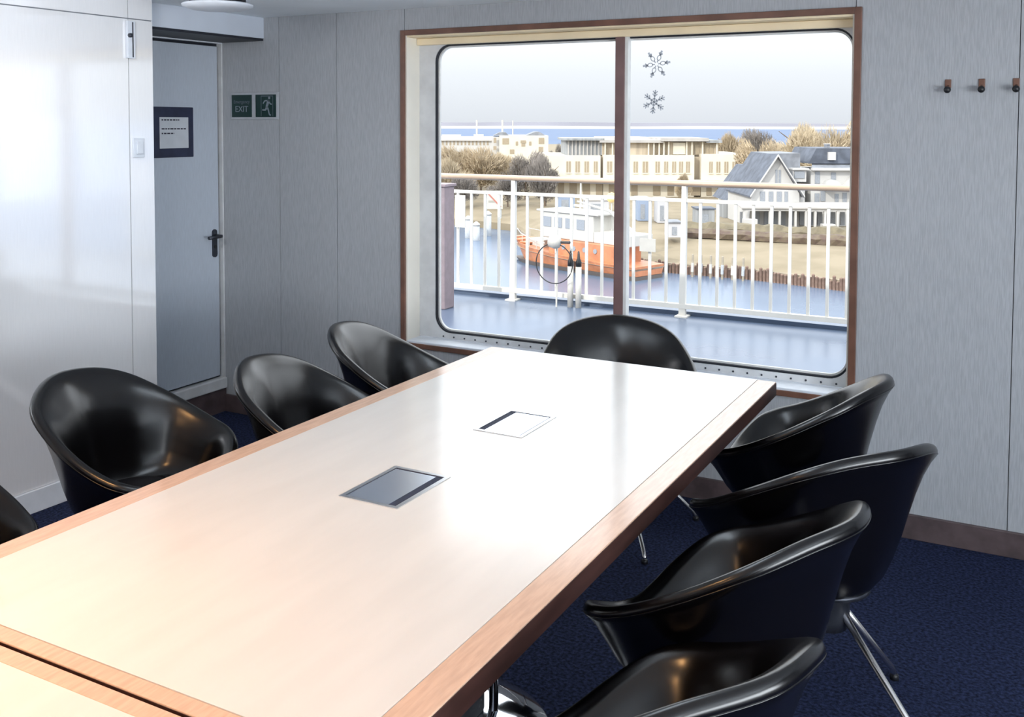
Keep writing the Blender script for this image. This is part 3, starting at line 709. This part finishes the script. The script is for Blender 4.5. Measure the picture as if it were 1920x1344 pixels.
# long hotel
d = 132; s = PXM(d); R0 = 1215
ht = thing('hotel', 'long cream two-storey hotel with rows of windows and a dark set-back top floor', 'building', facing(R0, d, GZ), YAW)
X = lambda px: (px-R0)*s
Z = lambda py: EYE-(py-232.4)*s-GZ
for a, b, zt in ((1026, 1126, 291), (1131, 1302, 290), (1315, 1403, 288)):
    MB().box(X(a), X(b), 0, 14, 0, Z(zt)).build('wall', 'plaster', ht)
MB().box(X(1100), X(1330), 1.2, 13, 0, Z(293)).build('recessed_wall', 'setback', ht)
MB().box(X(1026)-.2, X(1403)+.2, -1.6, .2, Z(338)-.15, Z(336)).build('terrace_slab', 'plaster', ht)
for px, w in [(1066, 8), (1083, 8), (1100, 8), (1117, 7), (1143, 9), (1192, 8), (1210, 10), (1233, 8), (1249, 7), (1264, 7), (1277, 7), (1290, 7), (1333, 6), (1347, 7), (1362, 7), (1377, 7), (1390, 6)]:
    f = MB().box(X(px-w/2), X(px+w/2), -.06, .06, Z(323), Z(302)).build('window', 'glass_warm', ht)
    MB().box(X(px-.4), X(px+.4), -.10, .04, Z(323), Z(302)).build('sash_bar', 'plaster', f)
    MB().box(X(px-w/2-1), X(px+w/2+1), -.16, .0, Z(325), Z(323.2)).build('window_sill', 'plaster', f)
for px, w in [(1052, 12), (1075, 14), (1100, 13), (1124, 12), (1148, 12), (1190, 12), (1232, 14), (1258, 12), (1281, 14), (1305, 18), (1330, 10), (1356, 20), (1385, 12)]:
    MB().box(X(px-w/2), X(px+w/2), -.06, .06, .2, Z(341)).build('ground_opening', 'glass_warm', ht)
MB().box(X(1062), X(1131), 1.5, 11, Z(291), Z(262)).build('grey_storey', 'grey_clad', ht)
MB().box(X(1131), X(1352), 1.5, 11, Z(291), Z(265)).build('set_back_storey', 'setback', ht)
for k in range(9): MB().box(X(1066+k*7.2), X(1068+k*7.2), 1.3, 1.6, Z(291), Z(263)).build('cladding_rib', 'roof_grey', ht)
for px in (1136, 1150, 1218, 1228, 1238, 1247, 1256, 1290, 1300, 1320, 1347): MB().box(X(px-1.2), X(px+1.2), .9, 1.3, Z(291), Z(265)).build('column', 'plaster', ht)
for px, w in ((1140, 5), (1233, 6), (1242, 5), (1252, 5), (1311, 9), (1329, 8), (1338, 7)): MB().box(X(px-w/2), X(px+w/2), 1.42, 1.56, Z(289), Z(270)).build('window', 'glass_warm', ht)
MB().box(X(1265), X(1288), 1.2, 1.56, Z(289), Z(267)).build('blind_panel', 'plaster', ht)
MB().box(X(1056), X(1134), .6, 12, Z(263), Z(259)).build('roof', 'grey_clad', ht)
MB().box(X(1125), X(1245), .6, 12, Z(267), Z(262)).build('roof', 'roof_grey', ht)
MB().box(X(1240), X(1330), .4, 12, Z(264), Z(258)).build('roof', 'roof_grey', ht)
MB().box(X(1326), X(1356), .6, 12, Z(267), Z(262)).build('roof', 'grey_clad', ht)
MB().box(X(1130), X(1222), 3, 12, Z(262), Z(257)).build('skylight', 'hull_white', ht)
# white building with loggias
d = 176; s = PXM(d); R0 = 980
lg_ = thing('loggia_building', 'white flat-roofed block with round loggia openings behind the bare trees', 'building', facing(R0, d, GZ), YAW)
X = lambda px: (px-R0)*s
MB().box(X(936), X(1028), 0, 16, 0, Z(254)).build('wall', 'plaster', lg_)
MB().box(X(922), X(937), .6, 12, 0, Z(257)).build('wall', 'house_white', lg_)
MB().prism([(X(924), 1, Z(254.5)), (X(955), 1, Z(254.5)), (X(948), 1, Z(248)), (X(937), 1, Z(248))], (0, 10, 0)).build('roof', 'slate', lg_)
MB().prism([(X(985), 1, Z(254.5)), (X(1024), 1, Z(254.5)), (X(1012), 1, Z(247)), (X(1004), 1, Z(247))], (0, 10, 0)).build('roof', 'slate', lg_)
for px, w, a, b in ((948, 12, 270, 259), (1015, 10, 269, 258), (969, 4, 272, 265), (994, 4, 272, 265), (981, 10, 268, 263), (981, 7, 274, 269), (1014, 8, 285, 275), (928, 5, 268, 258), (928, 6, 281, 274), (960, 8, 288, 280)):
    MB().box(X(px-w/2), X(px+w/2), -.08, .08, Z(a), Z(b)).build('window', 'glass_warm', lg_)
# long low building at the left
d = 200; s = PXM(d); R0 = 870
ll = thing('long_house', 'long white house with a grey roof and narrow windows at the far left', 'building', facing(R0, d, GZ), YAW)
X = lambda px: (px-R0)*s
MB().box(X(812), X(922), 0, 12, 0, Z(261)).build('wall', 'house_white', ll)
MB().prism([(X(810), -.4, Z(261.5)), (X(923), -.4, Z(261.5)), (X(923), 5, Z(256)), (X(810), 5, Z(256))], (0, 0, -.3)).build('roof', 'roof_grey', ll)
MB().box(X(826), X(862), 4.5, 8, Z(257), Z(253)).build('roof_house', 'house_white', ll)
MB().box(X(887), X(906), 4.5, 8, Z(257), Z(252.5)).build('roof_house', 'house_white', ll)
for k in range(13): MB().box(X(829+k*7), X(832+k*7), -.06, .06, Z(272), Z(264)).build('window', 'glass_warm', ll)
for i, (px, d, yb, yt) in enumerate(((894, 216, 253, 225), (942, 196, 252, 225), (961.5, 217, 245, 226))):
    b = at(px, yb, d); t_ = at(px, yt, d); b.z = GZ
    m_ = MB().tube([(0, 0, 0), (0, 0, t_.z-b.z)], [.24-.06*(i == 2), .18-.05*(i == 2)], 8).lathe([(.5, -.05), (.4, .25)], n=8).build('flag_mast', 'hull_white'); m_.location = b
    tag(m_, 'tall white mast above the far roofs, %s of three' % ('leftmost', 'middle', 'rightmost')[i], 'mast', 'white masts above the roofs')

# white houses on the right
d = 93; s = PXM(d); R0 = 1456
X = lambda px: (px-R0)*s
Z = lambda py: EYE-(py-232.4)*s-GZ
wb = thing('gable_house', 'white gabled house with blue-grey slate roof behind the hedge', 'house', facing(R0, d, GZ), YAW)
MB().prism([(X(1405), 0, 0), (X(1500), 0, 0), (X(1500), 0, Z(362)), (X(1456), 0, Z(291)), (X(1410), 0, Z(362))], (0, .35, 0)).build('gable_wall', 'house_white', wb)
MB().prism([(X(1410), .35, 0), (X(1500), .35, 0), (X(1500), .35, Z(362)), (X(1456), .35, Z(291)), (X(1410), .35, Z(362))], (0, 9, 0)).build('body', 'house_white', wb)
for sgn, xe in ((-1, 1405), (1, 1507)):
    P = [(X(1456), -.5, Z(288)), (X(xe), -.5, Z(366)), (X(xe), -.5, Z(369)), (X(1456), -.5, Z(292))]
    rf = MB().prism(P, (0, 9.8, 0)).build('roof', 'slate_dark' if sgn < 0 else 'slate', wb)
    MB().prism([(a, b-.12, c+.03) for a, b, c in P], (0, .14, 0)).build('barge_board', 'house_white', rf)
MB().prism([(X(1456), 2.2, Z(288)), (X(1514), 2.2, Z(287)), (X(1514), 2.2, Z(350)), (X(1490), 2.2, Z(350))], (0, 7, 0)).build('cross_roof', 'slate', wb)
MB().box(X(1500), X(1514), .6, 8, 0, Z(350)).build('cross_wall', 'house_white', wb)
f = MB().box(X(1454), X(1464), -.06, .05, Z(342), Z(317)).build('window', 'glass_dark', wb); MB().box(X(1458.5), X(1459.5), -.1, .05, Z(342), Z(317)).build('sash_bar', 'house_white', f)
for px, w in ((1430.5, 9), (1446.5, 8), (1462, 9), (1475, 6)):
    f = MB().box(X(px-w/2), X(px+w/2), -.06, .05, Z(377), Z(358)).build('window', 'glass_dark', wb)
    MB().box(X(px-w/2-1), X(px+w/2+1), -.14, .02, Z(379), Z(377.3)).build('window_sill', 'house_white', f)
dm = MB().box(X(1494), X(1520), 1.2, 4, Z(341), Z(318)).build('dormer', 'house_white', wb)
MB().box(X(1497), X(1516), 1.1, 1.25, Z(334), Z(321)).build('window', 'glass_dark', dm)
MB().box(X(1492), X(1524), .9, 4.2, Z(318), Z(315)).build('dormer_roof', 'house_white', dm)
# veranda
vr = MB().box(X(1380), X(1600), -2.6, -2.3, Z(390), Z(385)).build('veranda_beam', 'house_white', wb)
MB().prism([(X(1378), -2.8, Z(385.5)), (X(1602), -2.8, Z(385.5)), (X(1602), 0, Z(380)), (X(1378), 0, Z(380))], (0, 0, .12)).build('veranda_roof', 'roof_grey', vr)
for px in (1384, 1402, 1431, 1449, 1478, 1497, 1514, 1532, 1555, 1576, 1590): MB().box(X(px-1.8), X(px+1.8), -2.6, -2.35, 0, Z(389)).build('veranda_post', 'house_white', vr)
for px, w in ((1393, 9), (1421, 8), (1438, 8), (1456, 8), (1469, 9), (1487, 8), (1505, 9), (1522, 8), (1538, 8), (1563, 8), (1581, 8)):
    MB().box(X(px-w/2), X(px+w/2), -.2, .02, .25, Z(396)).build('ground_window', 'glass_dark', wb)
MB().box(X(1380), X(1404), -3.4, -2.6, 0, Z(404)).build('veranda_parapet', 'house_white', vr)
MB().box(X(1523), X(1546), -3.4, -2.6, 0, Z(413)).build('veranda_parapet', 'house_white', vr)
# right-hand bay house
d = 94.5; s = PXM(d); R0 = 1560
wc = thing('bay_house', 'white house with dormer bays and dark roof beside the window edge', 'house', facing(R0, d, GZ), YAW)
MB().box(X(1521), X(1640), 0, 9, 0, Z(318)).build('wall', 'house_white', wc)
MB().prism([(X(1522), 1, Z(306)), (X(1537), 1, Z(277)), (X(1660), 1, Z(277)), (X(1670), 1, Z(306))], (0, 7, 0)).build('upper_roof', 'slate_dark', wc)
MB().prism([(X(1520), -.5, Z(314)), (X(1650), -.5, Z(314)), (X(1650), 3, Z(300)), (X(1540), 3, Z(300))], (0, 0, -.12)).build('lower_roof', 'slate', wc)
MB().box(X(1520), X(1652), -.6, .0, Z(317.5), Z(313)).build('eaves_board', 'house_white', wc)
ch = MB().box(X(1563), X(1569), 2, 2.8, Z(280), Z(270)).build('chimney', 'slate', wc)
MB().box(X(1562), X(1570), 1.9, 2.9, Z(270), Z(268.5)).build('chimney_cap', 'house_white', ch)
MB().box(X(1558), X(1572), .7, 1.2, Z(299), Z(284)).build('roof_light', 'house_white', wc)
for px, w, a, b in ((1533, 9, 343, 320), (1563, 9, 342, 322), (1533, 9, 378, 361), (1544, 9, 376, 357), (1585, 8, 380, 360), (1570, 7, 380, 362), (1608, 10, 345, 322)):
    MB().box(X(px-w/2), X(px+w/2), -.06, .05, Z(a), Z(b)).build('window', 'glass_dark', wc)
def arch(cx, zb, r, h, n=10): return [(X(cx-r), -1.2, zb), (X(cx+r), -1.2, zb)]+[(X(cx+r*math.cos(k*PI/n)), -1.2, zb+h*math.sin(k*PI/n)) for k in range(n+1)]
MB().prism(arch(1556, Z(352), 15, 16*s*1.1), (0, 1.2, 0)).build('bay', 'house_white', wc)
MB().prism([(X(1575), -.9, Z(350)), (X(1640), -.9, Z(350)), (X(1608), -.9, Z(312))], (0, 1.2, 0)).build('side_gable', 'house_white', wc)
# dark-roofed low house at left of the gable
d = 104; s = PXM(d); R0 = 1410
wd = thing('low_house', 'low house with a dark slate roof, left of the white gable', 'house', facing(R0, d, GZ), YAW)
MB().box(X(1380), X(1445), 0, 8, 0, Z(372)).build('wall', 'house_white', wd)
MB().prism([(X(1364), -1, Z(376)), (X(1440), -1, Z(376)), (X(1440), -1, Z(311)), (X(1411), -1, Z(311))], (0, 8, 0)).build('roof', 'slate_dark', wd)
MB().box(X(1427), X(1431), 1, 2, Z(314), Z(298)).build('chimney', 'house_white', wd)
MB().box(X(1352), X(1374), -1.5, 2, 0, Z(378)).build('side_wall', 'grey_clad', wd)
# hedge, sheds and parked vans
def hedge(px0, px1, d0, d1, h0, name, label, material):
    mb = MB(); n = 26; random.seed(px0)
    r = 5; vs = []; fs = []
    for i in range(n+1):
        t = i/n; px = px0+(px1-px0)*t; dd = d0+(d1-d0)*t; a = (px-PPX)/FPX
        for off, zf in ((-.7, 0), (-.75, .6), (-.3, 1), (.4, 1.02), (.8, 0)):
            j = random.uniform(-.12, .12); vs.append(rd(a*dd, dd+off+j, GZ-.25+h0*zf*random.uniform(.86, 1.12)))
    for i in range(n):
        for j in range(4): fs.append((i*5+j, (i+1)*5+j, (i+1)*5+j+1, i*5+j+1))
    tag(MB().add(vs, fs).build(name, material), label, 'hedge')
hedge(1284, 1610, 89.5, 83, 1.15, 'hedge', 'olive clipped hedge in front of the white houses', 'hedge')
hedge(1284, 1616, 87.6, 80.8, .75, 'undergrowth', 'dark reddish undergrowth along the foot of the olive hedge', 'hedge_red')
def shed(px0, px1, pyb, pyt, d, material, name, label, cat, roof='roof_grey'):
    s = PXM(d); c = (px0+px1)/2; t = thing(name, label, cat, (*at(c, pyb, d)[:2], GZ), YAW); hw = (px1-px0)/2*s
    zb = 0; zt = EYE-(pyt-232.4)*s-GZ
    MB().box(-hw, hw, 0, 2.2, zb, zt).build('body', material, t, bevel=.03)
    MB().box(-hw-.1, hw+.1, -.1, 2.3, zt, zt+.12).build('roof', roof, t)
    MB().box(-hw*.5, hw*.3, -.03, .03, zb+.2, zt*.75).build('door', 'glass_dark', t)
shed(1254, 1277, 440, 418, 84.5, 'van_white', 'utility_cabinet', 'pale grey utility cabinet on the grass left of the hedge', 'cabinet', 'slate')
shed(1307, 1340, 415, 392, 92, 'grey_clad', 'garden_shed', 'dark grey shed between the hotel and the white houses', 'shed', 'slate_dark')
shed(1233, 1251, 402, 374, 97, 'van_white', 'white_kiosk', 'tall white kiosk on the quay right of the mullion', 'kiosk')
shed(1196, 1216, 402, 372, 99, 'van_blue', 'blue_kiosk', 'blue-grey kiosk on the quay beside the mullion', 'kiosk', 'van_white')
shed(1044, 1078, 392, 368, 112, 'van_blue', 'boat_shed', 'blue-grey boat shed behind the orange boat', 'shed', 'slate')
shed(1096, 1142, 402, 376, 108, 'van_white', 'quay_shed', 'low white quay shed behind the orange boat mast', 'shed')

# ------------------------------------------------------------------ trees (bare, winter)
def crown_mesh(seed, n, twig):
    random.seed(seed); vs = []; fs = []
    lobes = [(random.uniform(-.55, .55), random.uniform(-.55, .55), random.uniform(.30, .80), random.uniform(.26, .42)) for _ in range(11)]
    for _ in range(n):
        cx, cy, cz, r = random.choice(lobes)
        while True:
            p = Vector((random.uniform(-1, 1), random.uniform(-1, 1), random.uniform(-1, 1)))
            if .25 < p.length < 1: break
        p = Vector((cx+p.x*r, cy+p.y*r, cz+p.z*r*.7))
        t = (p-Vector((0, 0, .15))).normalized()+Vector((random.uniform(-.6, .6), random.uniform(-.6, .6), random.uniform(-.3, .6)))
        t.normalize(); u = t.cross(Vector((random.random(), random.random(), random.random()))).normalized()
        L = twig*random.uniform(.6, 1.5); wv = u*L*.16; k = len(vs)
        vs += [p-t*L-wv, p-t*L+wv, p+t*L]; fs.append((k, k+1, k+2))
    me = MB().add(vs, fs)
    return me
crown_cache = {}
def tree(px, d, ytop, wpx, material, label, seed, cat_name='bare_tree'):
    s = PXM(d); b = at(px, 400, d); hgt = EYE-(ytop-232.4)*s-GZ; wid = wpx*s
    t = thing(cat_name, label, 'tree', (b.x, b.y, GZ), seed*1.3, 'bare winter trees on the shore')
    key = (seed % 3, material)
    if key not in crown_cache:
        o = crown_mesh(seed % 3+11, 8200, .055).build('crown', material, t, fix=False); crown_cache[key] = o
    else:
        o = crown_cache[key].copy(); C.objects.link(o); o.parent = t
    o['kind'] = 'stuff'; o.scale = (wid/1.6, wid/1.6, hgt); 
    random.seed(seed)
    tr_ = MB().tube([(0, 0, -.4), (.05*wid*.2, 0, hgt*.35), (0, .1, hgt*.75)], [.05*hgt*.55, .03*hgt*.6, .01*hgt], 7)
    for k in range(5):
        a = k*1.3+seed; z0 = hgt*(.22+.07*k)
        tr_.tube([(0, 0, z0), (math.cos(a)*wid*.16, math.sin(a)*wid*.16, z0+hgt*.16), (math.cos(a)*wid*.34, math.sin(a)*wid*.34, z0+hgt*.3)], [.02*hgt, .012*hgt, .004*hgt], 5)
    tr_.build('trunk', 'bark', t)
tree(842, 126, 288, 92, 'twig_pale', 'sandy bare tree at the far left edge of the window', 1)
tree(868, 146, 274, 96, 'twig', 'tan bare tree in front of the long white house', 2)
tree(902, 138, 273, 100, 'twig', 'tan bare tree in front of the loggia building, left of the dark trees', 3)
tree(940, 151, 279, 90, 'twig_pale', 'sandy bare tree just left of the dark trees', 4)
tree(985, 127, 286, 86, 'twig_dark', 'dark grey bare tree in front of the loggia building', 5)
tree(1022, 117, 292, 78, 'twig_dark', 'dark grey bare tree at the left end of the hotel', 6)
tree(952, 119, 322, 66, 'twig_dark', 'low dark bare tree behind the first railing post', 7)
tree(868, 120, 328, 66, 'twig_dark', 'low dark bare tree behind the warning board', 8)
tree(1046, 196, 268, 34, 'twig_dark', 'small distant dark tree between the loggia building and the hotel', 9)
tree(1372, 164, 238, 84, 'twig', 'tan bare tree behind the right end of the hotel', 10)
tree(1426, 172, 242, 96, 'twig_dark', 'grey bare tree behind the low dark-roofed house', 11)
tree(1440, 125, 258, 96, 'twig', 'tan bare tree rising just left of the white gable', 12)
tree(1504, 156, 219, 138, 'twig_pale', 'tallest sandy bare tree above the slate roofs', 13)
tree(1566, 138, 228, 120, 'twig_pale', 'sandy bare tree at the right edge of the window', 14)
tree(1640, 150, 226, 100, 'twig_pale', 'sandy bare tree hidden behind the window casing', 15)
tree(1281, 126, 318, 32, 'twig', 'small tan bare tree in front of the hotel, above a railing post', 16)
